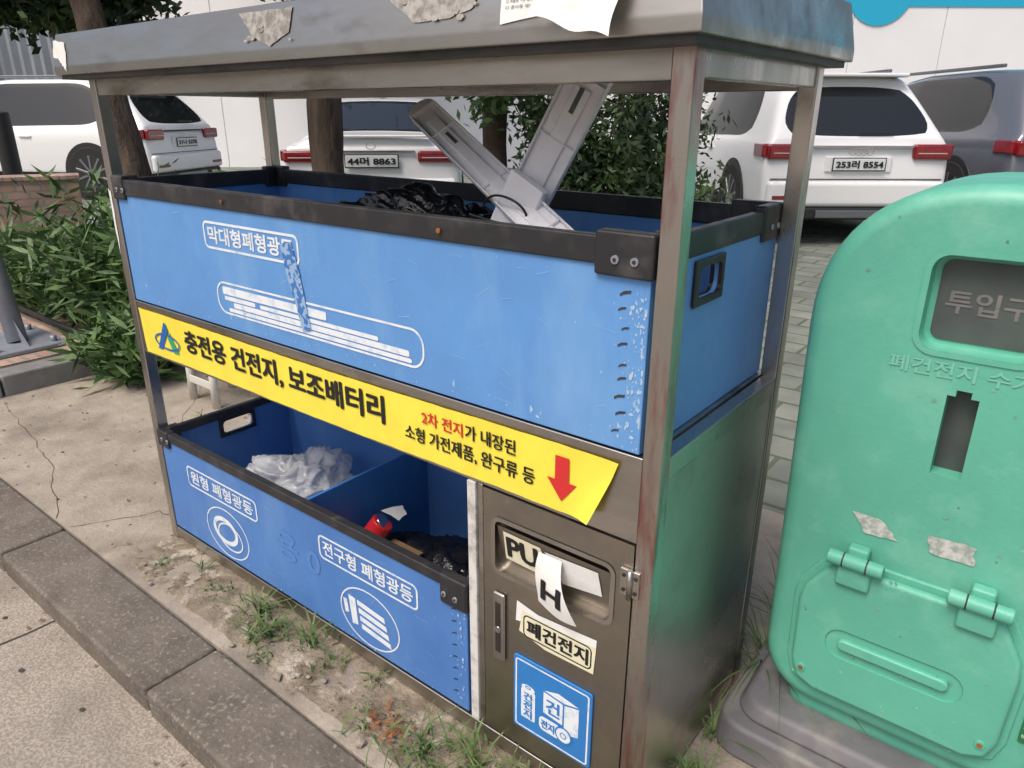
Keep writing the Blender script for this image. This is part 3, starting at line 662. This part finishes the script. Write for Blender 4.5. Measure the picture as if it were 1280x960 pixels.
# ---------------------------------------------------------------- green battery bin
gb=empty("green_battery_collection_bin",(2.21,.6,0))
def gbin():
    xl,xr=1.928,2.492; zb=.165; y0,y1=.42,.80
    pts=[]
    N=30; cx=(xl+xr)/2; hw=(xr-xl)/2
    for k in range(N+1):
        a=math.pi*k/N; ca,sa=math.cos(a),math.sin(a); p=2/2.35
        pts.append((cx+hw*math.copysign(abs(ca)**p,ca), 1.03+.278*abs(sa)**p))
    for k in range(7):
        a=math.radians(180+90*k/6); pts.append((xl+.012+.11+.11*math.cos(a),zb+.12+.12*math.sin(a)))
    for k in range(7):
        a=math.radians(270+90*k/6); pts.append((xr-.012-.11+.11*math.cos(a),zb+.12+.12*math.sin(a)))
    body=extr("bin_body",pts,y0,y1,M['teal'],gb); bevel(body,.034,6,40)
    c1=extr("c1",rr(2.122,2.302,1.022,1.190,.03),.36,.455,M['teal']); bevel(c1,.008,2,40)
    slot=[(2.186,.79),(2.236,.79),(2.236,.945),(2.223,.945),(2.223,.957),(2.199,.957),(2.199,.945),(2.186,.945)]
    c2=extr("c2",slot,.36,.46,M['teal'])
    boolcut(body,[c1,c2])
    poly("slot_rubber_plate",rr(2.134,2.292,1.034,1.178,.018),FR(.4535),M['slotgrey'],gb)
    text("slot_text","투입구",FR(.4525),2.150,2.276,1.085,1.125,M['greyplastic'],gb,.0012)
    ringp("slot_flange",rr(2.112,2.312,1.012,1.200,.038),.010,FR(.4175),M['teal'],gb)
    poly("battery_slot_back",slot,FR(.4585),M['slotgrey'],gb)
    text("embossed_text","폐건전지 수거함",FR(.4185),2.085,2.345,.975,1.005,M['tealdark'],gb,.0008)
    poly("torn_label_a",ragged([(2.075,.668),(2.13,.668),(2.16,.632),(2.10,.628)],.004),FR(.4178),M['silver'],gb)
    poly("torn_label_b",ragged([(2.205,.668),(2.285,.668),(2.29,.632),(2.215,.628)],.004),FR(.4178),M['silver'],gb)
    dpts=[(2.055,.545),(2.075,.552),(2.34,.552),(2.358,.545),(2.395,.48),(2.402,.44),(2.398,.29),(2.385,.245),(2.35,.228),(2.06,.228),(2.022,.245),(2.008,.29),(2.004,.44),(2.012,.48)]
    fr=extr("flap_surround",[(2.2065+(a-2.2065)*1.07,.39+(b-.39)*1.08) for a,b in dpts],.414,.43,M['teal'],gb); bevel(fr,.004,3)
    dd=extr("flap_door",dpts,.394,.416,M['teal'],gb); bevel(dd,.010,4)
    g=extr("c3",rr(2.070,2.325,.335,.405,.033),.38,.3985,M['teal']); boolcut(dd,[g])
    bevel(extr("flap_grip",rr(2.095,2.30,.358,.384,.012),.388,.402,M['teal'],gb),.005,3)
    for hx in (2.100,2.315):
        cyl("hinge_barrel",(hx-.052,.385,.574),(hx+.052,.385,.574),.015,M['teal'],gb,20,bv=.003)
        for s in (-.022,.022): cyl("hinge_gap",(hx+s-.0015,.385,.574),(hx+s+.0015,.385,.574),.0154,M['slotdark'],gb,20)
        box("hinge_leaf_up",hx-.020,hx+.020,.392,.420,.570,.602,M['teal'],gb,.006)
        box("hinge_leaf_down",hx-.032,hx+.032,.382,.400,.515,.565,M['teal'],gb,.006)
    for px,pz in ((2.033,.275),(2.372,.275)):
        cyl("flap_screw",(px,.3905,pz),(px,.396,pz),.009,M['teal'],gb,16); cyl("flap_screw_core",(px,.389,pz),(px,.3945,pz),.005,M['rust'],gb,12)
    bevel(extr("info_sticker",rr(2.425,2.475,.30,.45,.004),.416,.4185,pmat("sticker_green",(.02,.16,.05),rough=.4),gb),.0005,1)
    for k in range(4): text("info_sticker_text","배출안내",FR(.4155),2.429,2.471,.31+k*.02,.322+k*.02,M['white'],gb)
    poly("info_arrow",[(2.444,.44),(2.456,.44),(2.456,.42),(2.464,.42),(2.45,.40),(2.436,.42),(2.444,.42)],FR(.4155),M['white'],gb)
    # scuffs and grime spots
    sc=pmat("teal_scuff",(.30,.60,.48),(.07,.22,.17),scale=18,rough=.7)
    V=[];F=[]
    for i in range(90):
        x=random.uniform(1.98,2.45); z=random.choice([random.uniform(.20,.6),random.uniform(.6,1.25)]); b=len(V); m=6; s=random.uniform(.0006,.0035); y=.4196-.00001*i if not(2.0<x<2.41 and .22<z<.56) else .3936-.00001*i
        if 2.10<x<2.32 and 1.0<z<1.21: continue
        if 2.18<x<2.245 and .78<z<.97: continue
        if 1.96<x<2.44 and .19<z<.61 and y>.4: continue
        for k in range(m):
            a=2*math.pi*k/m; V.append((x+s*random.uniform(.5,2)*math.cos(a),y,z+s*random.uniform(.5,1.6)*math.sin(a)))
        F.append(tuple(range(b,b+m)))
    mesh("scuff_marks",V,F,sc,gb)
    box("pedestal",1.995,2.425,.45,.80,.10,.24,M['teal'],gb,.04,seg=4)
    def prism(nm,x0,x1,ya,yb,z0,z1,ins,mat,r=.07):
        a=rr(x0,x1,ya,yb,r,6); b=[( (x0+x1)/2+(p[0]-(x0+x1)/2)*(1-ins), (ya+yb)/2+(p[1]-(ya+yb)/2)*(1-ins)) for p in a]
        n=len(a); v=[(p[0],p[1],z0) for p in a]+[(p[0],p[1],z1) for p in b]
        f=[tuple(range(n-1,-1,-1)),tuple(range(n,2*n))]+[(i,(i+1)%n,n+(i+1)%n,n+i) for i in range(n)]
        bevel(mesh(nm,v,f,mat,gb),.012,3)
    prism("base_lower",1.866,2.60,.325,1.0,0,.085,.03,M['greyplastic'])
    prism("base_upper",1.90,2.56,.365,.96,.0855,.125,.06,M['greyplastic'])
gbin()

# ---------------------------------------------------------------- cars
def car(name,loc,heading,kind,paint,platetext,S=1.13,badge=None,lampstyle=0):
    e=empty(name,(loc[0],loc[1],0))
    h=math.radians(heading)
    fw=Vector((math.sin(h),math.cos(h),0)); rt=Vector((math.cos(h),-math.sin(h),0))
    def T(p): return Vector((loc[0],loc[1],0))+(rt*p[0]+fw*p[1]+Vector((0,0,p[2])))*S
    MT=Matrix(((rt.x*S,fw.x*S,0,loc[0]),(rt.y*S,fw.y*S,0,loc[1]),(0,0,S,0),(0,0,0,1)))
    if kind=='suv':
        w=.985; zb=.27
        St=[(0,.06,.52,.93,1.06,1.66,.62),(.06,.12,.60,.985,1.06,1.70,.67),(.62,.62,.90,1,1.05,1.73,.70),(1.35,1.33,1.30,1,1.04,1.745,.71),(1.43,1.41,1.38,1,1.04,1.745,.71),
            (2.40,2.38,2.3,1,1.02,1.74,.72),(2.48,2.46,2.38,1,1.02,1.74,.72),(3.35,3.3,2.85,1,1.0,1.69,.70),(3.9,3.85,3.80,1,.99,1.08,.78),(4.72,4.70,4.68,.97,.88,.95,.72),(4.97,4.95,4.92,.85,.78,.84,.62)]
        side={2,3,4,5,6}; wind={7}; rearglass=True
    else:
        w=.93; zb=.22
        St=[(0,.02,.04,.93,.90,.99,.70),(.06,.08,.09,.985,.92,1.035,.73),(.52,.50,.52,1,.93,1.075,.70),(1.15,1.12,1.38,1,.92,1.40,.56),(1.65,1.62,1.72,1,.92,1.445,.58),
            (2.35,2.33,2.3,1,.90,1.45,.59),(2.43,2.41,2.38,1,.90,1.45,.59),(3.15,3.1,2.75,1,.89,1.41,.57),(3.75,3.7,3.6,1,.88,.96,.72),(4.6,4.58,4.55,.96,.76,.82,.66),(4.84,4.82,4.8,.84,.66,.72,.55)]
        side={3,4,5,6}; wind={2,7}; rearglass=False
    V=[];nc=10
    idx=[]
    for (yl,yb,yr,ws,zbelt,zr,wr) in St:
        wsx=w*ws
        c=[(0,yl,zb),(.86*wsx,yl,zb),(.985*wsx,yl,zb+.13),(wsx,yl,zb+.38),(.992*wsx,(yl*.4+yb*.6),zbelt-.10),(.955*wsx,yb,zbelt-.01),(.93*wsx,yb+.005,zbelt+.02),
           (wr*1.0,yr,zr-.075),(wr*.90,yr+.01,zr-.02),(0,yr+.015,zr)]
        if c[7][2]<c[6][2]+.01: c[7]=(c[7][0],c[7][1],c[6][2]+.01)
        R_=[];L_=[]
        for k,(px,py,pz) in enumerate(c):
            V.append(T((px,py,pz))); R_.append(len(V)-1)
            if k in (0,nc-1): L_.append(len(V)-1)
            else: V.append(T((-px,py,pz))); L_.append(len(V)-1)
        idx.append((R_,L_))
    F=[];FM=[]
    for s in range(len(St)-1):
        for k in range(nc-1):
            m=0
            if k<=1: m=2
            if k==6 and s in side: m=1
            if k in (7,8) and s in wind: m=1
            a,b=idx[s][0],idx[s+1][0]; F.append((a[k],b[k],b[k+1],a[k+1])); FM.append(m)
            a,b=idx[s][1],idx[s+1][1]; F.append((a[k+1],b[k+1],b[k],a[k])); FM.append(m)
    for s,flip in ((0,False),(len(St)-1,True)):
        R_,L_=idx[s]
        for k in range(nc-1):
            q=[R_[k],R_[k+1],L_[k+1],L_[k]]; q=[x for i,x in enumerate(q) if x not in q[:i]]
            if flip: q=q[::-1]
            m=0
            if k<=1: m=2
            if k==6 and rearglass and s==0: m=1
            F.append(tuple(q)); FM.append(m)
    me=bpy.data.meshes.new("body"); me.from_pydata([tuple(v) for v in V],[],F)
    bo=addobj("body",me,[paint,M['glass'],M['trim']],e,True)
    for p,m in zip(me.polygons,FM): p.material_index=m
    bm=bmesh.new(); bm.from_mesh(me); bmesh.ops.recalc_face_normals(bm,faces=bm.faces)
    cl=bm.edges.layers.float.new('crease_edge')
    for ed in bm.edges:
        if len(ed.link_faces)==2 and ed.link_faces[0].material_index!=ed.link_faces[1].material_index: ed[cl]=.75
        elif len(ed.link_faces)==2 and ed.calc_face_angle(0)>.6: ed[cl]=.3
    bm.to_mesh(me); bm.free()
    sm=bo.modifiers.new("s",'SUBSURF'); sm.levels=3; sm.render_levels=3
    B=lambda nm,x0,x1,y0,y1,z0,z1,m,bv=.01,seg=3: box(nm,x0,x1,y0,y1,z0,z1,m,e,bv*S,MT,seg)
    wb=(.98,3.92) if kind=='suv' else (1.05,3.85); R=.385 if kind=='suv' else .335
    for y in wb:
        for sx in (-1,1):
            cyl("wheel_arch",T((sx*(w*.90),y,R+.01)),T((sx*(w*1.0+.004),y,R+.01)),(R+.055)*S,M['trim'],e,36)
            cyl("tyre",T((sx*(w-.22),y,R)),T((sx*(w+.012),y,R)),R*S,M['tyre'],e,36,bv=.02)
            cyl("rim",T((sx*(w-.05),y,R)),T((sx*(w+.016),y,R)),R*.70*S,M['trim'],e,30)
            for k in range(10):
                a=2*math.pi*k/10+.3
                q=Matrix.Translation(T((sx*(w+.018),y,R)))@Matrix(((fw.x,0,rt.x,0),(fw.y,0,rt.y,0),(0,1,0,0),(0,0,0,1)))@Matrix.Rotation(a,4,'Z')
                box("spoke",.02,R*.68*S,-.018,.018,-.006,.006,M['alloy'],e,.004,q)
            cyl("rim_hub",T((sx*(w+.0),y,R)),T((sx*(w+.022),y,R)),R*.18*S,M['alloy'],e,20)
    if kind=='suv':
        B("bumper",-.93*w,.93*w,-.055,.30,.40,.66,paint,.05,4)
        B("bumper_lower",-.86*w,.86*w,-.045,.25,.27,.40,M['trim'],.03)
        B("skid_plate",-.40*w,.40*w,-.060,.2,.29,.37,M['alloy'],.01)
        for sx in (-1,1):
            B("reflector",*sorted((sx*.60*w,sx*.88*w)),-.062,-.02,.475,.515,M['lamp'],.006)
            B("exhaust",*sorted((sx*.55*w,sx*.72*w)),-.058,.02,.30,.36,M['chrome'],.01)
            zl,zh=(.865,1.02)
            B("tail_lamp",*sorted((sx*.56*w,sx*.955*w)),-.012,.20,zl,zh,M['lamp'],.03,3)
            B("tail_lamp_side",*sorted((sx*.90*w,sx*1.0*w)),.05,.34,zl+.02,zh,M['lamp'],.02,3)
            B("tail_lamp_bar",*sorted((sx*.60*w,sx*.90*w)),-.016,.0,zl+.06,zl+.07,M['lampc'],.003)
            B("mirror",*sorted((sx*(w),sx*(w+.17))),3.1,3.22,1.03,1.18,paint,.03)
            B("door_handle",*sorted((sx*(w*.97),sx*(w+.012))),1.9,2.1,.90,.93,paint,.008)
            B("roof_rail",*sorted((sx*.62,sx*.66)),.95,2.9,1.735,1.772,M['alloy'],.01)
        B("tailgate_lip",-.55*w,.55*w,-.012,.05,.985,1.005,M['chrome'] if lampstyle==0 else M['trim'],.006)
        B("plate_recess",-.34,.34,-.006,.05,.745,.90,paint,.012)
        B("spoiler",-.58,.58,.40,.72,1.665,1.705,paint,.015)
        B("wiper",-.02,.34,.055,.07,1.115,1.135,M['trim'],.004)
        B("door_shut_line",-w*.90,w*.90,-.0005,.03,.672,.680,M['trim'],0)
        pz=.765; py=-.020
    else:
        B("bumper",-.93*w,.93*w,-.05,.30,.34,.62,paint,.06,4)
        B("bumper_lower",-.80*w,.80*w,-.055,.25,.23,.36,M['trim'],.03)
        for sx in (-1,1):
            B("reflector",*sorted((sx*.62*w,sx*.85*w)),-.058,-.02,.44,.47,M['lamp'],.006)
            B("tail_lamp",*sorted((sx*.50*w,sx*.96*w)),-.016,.18,.775,.895,M['lamp'],.03,3)
            B("tail_lamp_side",*sorted((sx*.90*w,sx*.998*w)),.05,.32,.79,.90,M['lamp'],.02,3)
            B("tail_lamp_bar",*sorted((sx*.55*w,sx*.90*w)),-.020,.0,.82,.83,M['lampc'],.003)
            B("mirror",*sorted((sx*(w),sx*(w+.16))),2.95,3.07,.90,1.03,paint,.03)
            B("side_chrome",*sorted((sx*.895,sx*.905)),1.2,3.1,.935,.95,M['chrome'],.002)
        B("boot_lip",-.60,.60,.0,.10,1.02,1.045,paint,.012)
        B("boot_chrome",-.44,.44,-.020,.02,.885,.90,M['chrome'],.004)
        B("shark_fin",-.02,.02,1.55,1.72,1.44,1.50,M['trim'],.01)
        pz=.735; py=-.026
    B("licence_plate",-.265,.265,py-.006,py+.01,pz,pz+.115,M['plate'],.006)
    B("plate_border",-.275,.275,py-.003,py+.01,pz-.01,pz+.125,M['trim'],.006)
    text("plate_text",platetext,lambda a,b:T((a,py-.0125,b)),-.24,.24,pz+.022,pz+.095,M['ink'],e,.004)
    if badge=='rings':
        for k in range(4):
            ringp("emblem",circ(-.09+.06*k,.945,.038,20),.008,lambda a,b:T((a,-.024-.0006*k,b)),M['chrome'],e)
    else:
        ringp("emblem",circ(0,.945 if kind=='suv' else .94,.034,20,1.5 if kind!='suv' else 1),.008,lambda a,b:T((a,-.024,b)),M['chrome'],e)
    return e
car("parked_car",(.16,7.98),-39,'suv',M['carwhite'],"253러 8554",S=1.09,badge='rings')
car("parked_car",(-4.35,4.85),-43,'sedan',M['carwhite'],"44머 8863")
car("parked_car",(-10.7,6.1),-119,'suv',M['carwhite'],"31나 5278",lampstyle=1)
car("parked_car",(2.35,9.8),-39,'suv',M['cargrey'],"17다 3412",lampstyle=1)

# ---------------------------------------------------------------- background walls
FW=Vector((-.6178,.7863,0)); RT=Vector((.7863,.6178,0)); C0=Vector((2.3166,-.9985,0))
def wp(lat,z,dep=21): p=C0+FW*dep+RT*lat; return (p.x,p.y,z)
wf=empty("white_site_fence",tuple(wp(5,0)))
k=0; lat=-10.3
while lat<34:
    v=[wp(lat+.012,0),wp(lat+2.388,0),wp(lat+2.388,7.5),wp(lat+.012,7.5)]
    q=[wp(lat+.012,0,21.08),wp(lat+2.388,0,21.08),wp(lat+2.388,7.5,21.08),wp(lat+.012,7.5,21.08)]
    mesh("fence_panel_%d"%k,v+q,[(0,1,2,3),(5,4,7,6),(3,2,6,7),(0,3,7,4),(1,5,6,2)],M['wall'],wf)
    lat+=2.4;k+=1
mesh("fence_backing",[wp(-10.3,0,21.05),wp(35,0,21.05),wp(35,7.4,21.05),wp(-10.3,7.4,21.05)],[(0,1,2,3)],M['wall'],wf)
poly("fence_print_band",[(8.3,4.05),(33,4.05),(33,7.4),(8.3,7.4)],lambda a,b:wp(a,b,20.98),M['wallblue'],wf)
poly("fence_print_circle",circ(9.5,4.45,.85,36),lambda a,b:wp(a,b,20.97),M['wallblue'],wf)
gf=empty("grey_corrugated_fence",tuple(wp(-20,0)))
v=[];f=[];n=200
for i in range(n+1):
    l=-38+27.6*i/n; d=21.2+(.08 if i%2 else 0)
    v+= [wp(l,0,d),wp(l,3.5,d)]
for i in range(n): f.append((2*i,2*i+2,2*i+3,2*i+1))
mesh("corrugated_sheet",v,f,M['fencegrey'],gf)
for l in np.arange(-38,-10,3): 
    a=wp(l,0,21.0); cyl("fence_post",a,(a[0],a[1],3.6),.05,M['dkpost'],gf,10)
a=wp(-9.6,0,20.5); cyl("slim_pole",a,(a[0],a[1],7),.06,M['dkpost'],None,12)
bw=empty("brick_planter_wall",(-7.1,1.1,0))
ang=math.atan2(-.93,-.36)
BX,BY=-5.75,2.2
mtb=Matrix.Translation((BX,BY,0))@Matrix.Rotation(ang,4,'Z')
def brickwall(length,hgt,thick):
    me=bpy.data.meshes.new("brick_courses")
    # front courses (two sides), laid out in the XY plane then stood up
    v=[(0,0,0),(length,0,0),(length,hgt,0),(0,hgt,0),(0,0,-thick),(length,0,-thick),(length,hgt,-thick),(0,hgt,-thick)]
    me.from_pydata(v,[],[(0,1,2,3),(5,4,7,6),(3,2,6,7),(0,3,7,4),(1,5,6,2)])
    o=addobj("brick_courses",me,M['brick'])
    mw=mtb@Matrix.Rotation(math.radians(90),4,'X'); o.parent=bw; o.matrix_parent_inverse=Matrix.Translation(bw.location).inverted(); o.matrix_basis=mw
brickwall(3.6,.80,.25)
box("brick_cap",-.02,3.62,-.02,.27,.801,.845,M['brick'],bw,.008,mtb)
cyl("bollard",(-7.75,2.3,0),(-7.75,2.3,1.42),.10,M['dkpost'],None,24,bv=.03)

# ---------------------------------------------------------------- planter on the left
pl=empty("planter_edging",(-2.05,0,0))
for k in range(6):
    y=-.9+k*.52
    if y+.51>.70: break
    box("edging_%d"%k,-2.13,-1.98,y,y+.51,-.05,.115,M['edging'],pl,.012)
box("planter_soil",-9,-2.13,-2,1.49,-.1,.10,M['soil'])
box("planter_soil",-4.6,-1.75,.72,3.6,-.1,.06,M['soil'])
rect("red_brick_paving",-4.6,-2.2,-.4,.72,.104,M['brick'])
sp_=empty("leaning_steel_post",(-2.62,.42,.1))
box("base_plate",-2.85,-2.33,.20,.62,.106,.131,M['galv'],sp_,.006)
cyl("tube",(-2.55,.42,.125),(-3.15,.50,1.6),.055,M['galv'],sp_,24)
for bx,by in ((-2.78,.26),(-2.40,.26),(-2.78,.56),(-2.40,.56)): cyl("bolt",(bx,by,.125),(bx,by,.165),.018,M['galv'],sp_,6)
mesh("gusset",[(-2.36,.42,.125),(-2.55,.42,.125),(-2.62,.42,.32)],[(0,1,2)],M['galv'],sp_)
curveobj("power_cable",[(-4.2,.72,.13),(-3.3,.66,.2),(-2.7,.68,.16),(-2.3,.70,.15),(-1.95,.80,.10),(-1.7,1.3,.08)],.016,M['cable'])
def shrubs():
    P=[]
    for _ in range(600):
        x=rng.uniform(-4.6,-1.78); y=rng.uniform(.80,2.7)
        if x>-2.5: y=rng.uniform(.76,1.9)
        h=rng.uniform(.28,.80)
        if x<-3.0: h*=.62
        lx,ly=rng.normal(size=2)*.24
        n=int(30+26*rng.random())
        tt=rng.random(n)**.75
        P.append(np.stack([x+lx*tt**2,y+ly*tt**2,.05+h*tt],1)+rng.normal(size=(n,3))*.028)
    # a few taller wild stems break the outline
    for _ in range(70):
        x=rng.uniform(-3.4,-1.8); y=rng.uniform(.85,1.9); h=rng.uniform(.7,1.02); lx,ly=rng.normal(size=2)*.3; n=26; tt=rng.random(n)
        P.append(np.stack([x+lx*tt**2,y+ly*tt**2,.05+h*tt],1)+rng.normal(size=(n,3))*.015)
    for _ in range(60):
        x=rng.uniform(-2.1,-1.58); y=rng.uniform(.60,.95); h=rng.uniform(.06,.35); n=24; tt=rng.random(n)
        P.append(np.stack([x+.12*tt,y-.08*tt,.03+h*tt],1)+rng.normal(size=(n,3))*.03)
    P=np.concatenate(P)
    leaves("shrub_bed",P,.10,M['fol_shrub'],None,1.4,.35,wid=.12)
shrubs()
so=empty("plastic_stool",(-1.08,.86,0))
box("seat",-1.22,-.94,.72,1.0,.27,.30,M['stool'],so,.015)
for lx in (-1.20,-.98):
    for ly in (.74,.96): cyl("leg",(lx+.01,ly+.01,0),(lx+.01,ly+.01,.28),.022,M['stool'],so,10,r1=.018)
box("stool_brace",-1.2,-.96,.735,.745,.10,.14,M['stool'],so,.003)

# ---------------------------------------------------------------- trees
def trunk(name_parent,pts,rads):
    n=18;V=[];F=[]
    for i,(p,r) in enumerate(zip(pts,rads)):
        for k in range(n):
            a=2*math.pi*k/n; rr_=r*(1+.10*math.sin(3*a+i*.5)+.05*math.sin(7*a+i)+.04*random.random())
            V.append((p[0]+rr_*math.cos(a),p[1]+rr_*math.sin(a),p[2]))
    for i in range(len(pts)-1):
        for k in range(n):
            j=(k+1)%n; F.append((i*n+k,i*n+j,(i+1)*n+j,(i+1)*n+k))
    mesh("trunk",V,F,M['bark'],name_parent,True)
def tree(base,top,r,crowns,mat,size=.09,zmin=1.7):
    e=empty("tree",(base[0],base[1],0)); pts=[];rd=[]
    for i in range(21):
        s=i/20; wob=.03*math.sin(s*7)+.012*math.sin(s*19)
        pts.append((base[0]+(top[0]-base[0])*s+wob,base[1]+(top[1]-base[1])*s-wob,top[2]*s)); rd.append(r*(1.25-.25*min(1,s*6))*(1-.45*s)*(1+.05*math.sin(i*2.1)))
    trunk(e,pts,rd)
    cr_=crowns[0][1]
    for k in range(7):
        a=2*math.pi*k/7+random.random(); s=.60+.055*k
        p0=Vector((base[0]+(top[0]-base[0])*s,base[1]+(top[1]-base[1])*s,top[2]*s))
        p1=p0+Vector((math.cos(a)*cr_[0]*.6,math.sin(a)*cr_[1]*.6,cr_[2]*random.uniform(.2,.7)))
        cyl("limb_%d"%k,p0,p1,r*.35,M['bark'],e,8,r1=r*.1)
    leaves("crown",np.concatenate([blob(c,rd_,nc,nl,sp,zmin) for c,rd_,nc,nl,sp in crowns]),size,mat,e,1.2)
tree((-2.15,1.25),(-3.45,1.33,3.6),.115,[((-3.4,1.4,3.9),(1.5,1.4,.9),50,170,.24),((-4.0,1.5,2.32),(.75,.7,.26),120,180,.10),((-3.3,1.3,2.45),(.45,.5,.2),30,150,.10)],M['fol_tree'],.07)
tree((-1.98,2.36),(-1.95,2.40,4.2),.125,[((-1.9,2.5,4.6),(1.3,1.3,1.1),40,160,.24)],M['fol_tree'])
tree((-2.1,4.33),(-2.05,4.4,4.6),.12,[((-2.0,4.6,4.9),(1.4,1.4,1.2),40,160,.26)],M['fol_tree'])
tree((-12.6,12.4),(-12.6,12.4,5),.2,[((-12.8,12.0,5.6),(3.4,3.0,1.7),60,200,.42)],M['fol_tree'],.18)
ev=empty("evergreen_bush",(-.95,4.5,0))
def bush():
    P=[]
    for k in range(165):
        a=rng.uniform(0,2*math.pi); rr_=rng.uniform(.15,1)**.6
        tx=-.95+.95*rr_*math.cos(a)*rng.uniform(.8,1.12); ty=4.5+.75*rr_*math.sin(a); tz=rng.uniform(.15,2.35)*(1-.12*rr_)
        if tz>1.0 and rng.random()<.25: tz*=.8
        bx=-.95+.15*math.cos(a)+(-.4 if tx<-1.2 else 0); by=4.5+.1*math.sin(a); bz=max(.05,tz*.45)
        n=150; t=rng.uniform(.35,1.05,n)
        c=np.stack([bx+(tx-bx)*t,by+(ty-by)*t,bz+(tz-bz)*t**1.2],1)
        P.append(c+rng.normal(size=(n,3))*(.045+.05*(t[:,None]-.35)))
        if k%5==0: cyl("branch_%d"%k,(bx,by,bz),(tx,ty,tz),.016,M['bark'],ev,6,r1=.004)
    leaves("foliage",np.concatenate(P),.06,M['fol_bush'],ev,1.25,wid=.22)
bush()
for k in range(5):
    a=random.uniform(0,6.28); cyl("stem_%d"%k,(-.95+.1*math.cos(a),4.5+.1*math.sin(a),0),(-.95+.35*math.cos(a),4.5+.3*math.sin(a),1.7),.04,M['bark'],ev,8,r1=.012)
P=blob((-1.75,4.0,1.75),(.35,.35,.45),26,50,.12)
leaves("light_twigs",P,.075,M['fol_shrub'],ev,1.2,wid=.25)

# ---------------------------------------------------------------- camera
cam=bpy.data.cameras.new("camera"); cam.sensor_width=36; cam.lens=902.2/1280*36; cam.clip_end=1000; cam.clip_start=.05
co=bpy.data.objects.new("camera",cam); COL.objects.link(co)
yaw,pitch,roll=-.666,.3579,.0033
f_=Vector((math.sin(yaw)*math.cos(pitch),math.cos(yaw)*math.cos(pitch),-math.sin(pitch))); r_=Vector((math.cos(yaw),-math.sin(yaw),0)); u_=r_.cross(f_)
r2=r_*math.cos(roll)+u_*math.sin(roll); u2=-r_*math.sin(roll)+u_*math.cos(roll)
co.matrix_world=Matrix(((r2.x,u2.x,-f_.x,2.3166),(r2.y,u2.y,-f_.y,-.9985),(r2.z,u2.z,-f_.z,1.4104),(0,0,0,1)))
SC.camera=co
# ---------------------------------------------------------------- light
w=bpy.data.worlds.new("World"); SC.world=w; w.use_nodes=True; nt=w.node_tree
bg=nt.nodes["Background"]; sky=nt.nodes.new("ShaderNodeTexSky"); sky.sky_type='NISHITA'; sky.sun_disc=False
EL,AZ=58,185
sky.sun_elevation=math.radians(EL); sky.sun_rotation=math.radians(AZ); sky.dust_density=6; sky.air_density=1.0; sky.ozone_density=1
nt.links.new(sky.outputs[0],bg.inputs[0]); bg.inputs[1].default_value=.15
sl=bpy.data.lights.new("sun",'SUN'); sl.energy=1.9; sl.angle=math.radians(25); sl.color=(1,.96,.90)
so_=bpy.data.objects.new("sun",sl); COL.objects.link(so_)
sd=Vector((math.sin(math.radians(AZ))*math.cos(math.radians(EL)),math.cos(math.radians(AZ))*math.cos(math.radians(EL)),math.sin(math.radians(EL))))
so_.rotation_euler=sd.to_track_quat('Z','Y').to_euler(); so_.location=sd*20
SC.view_settings.view_transform='Standard'; SC.view_settings.look='None'; SC.view_settings.exposure=0
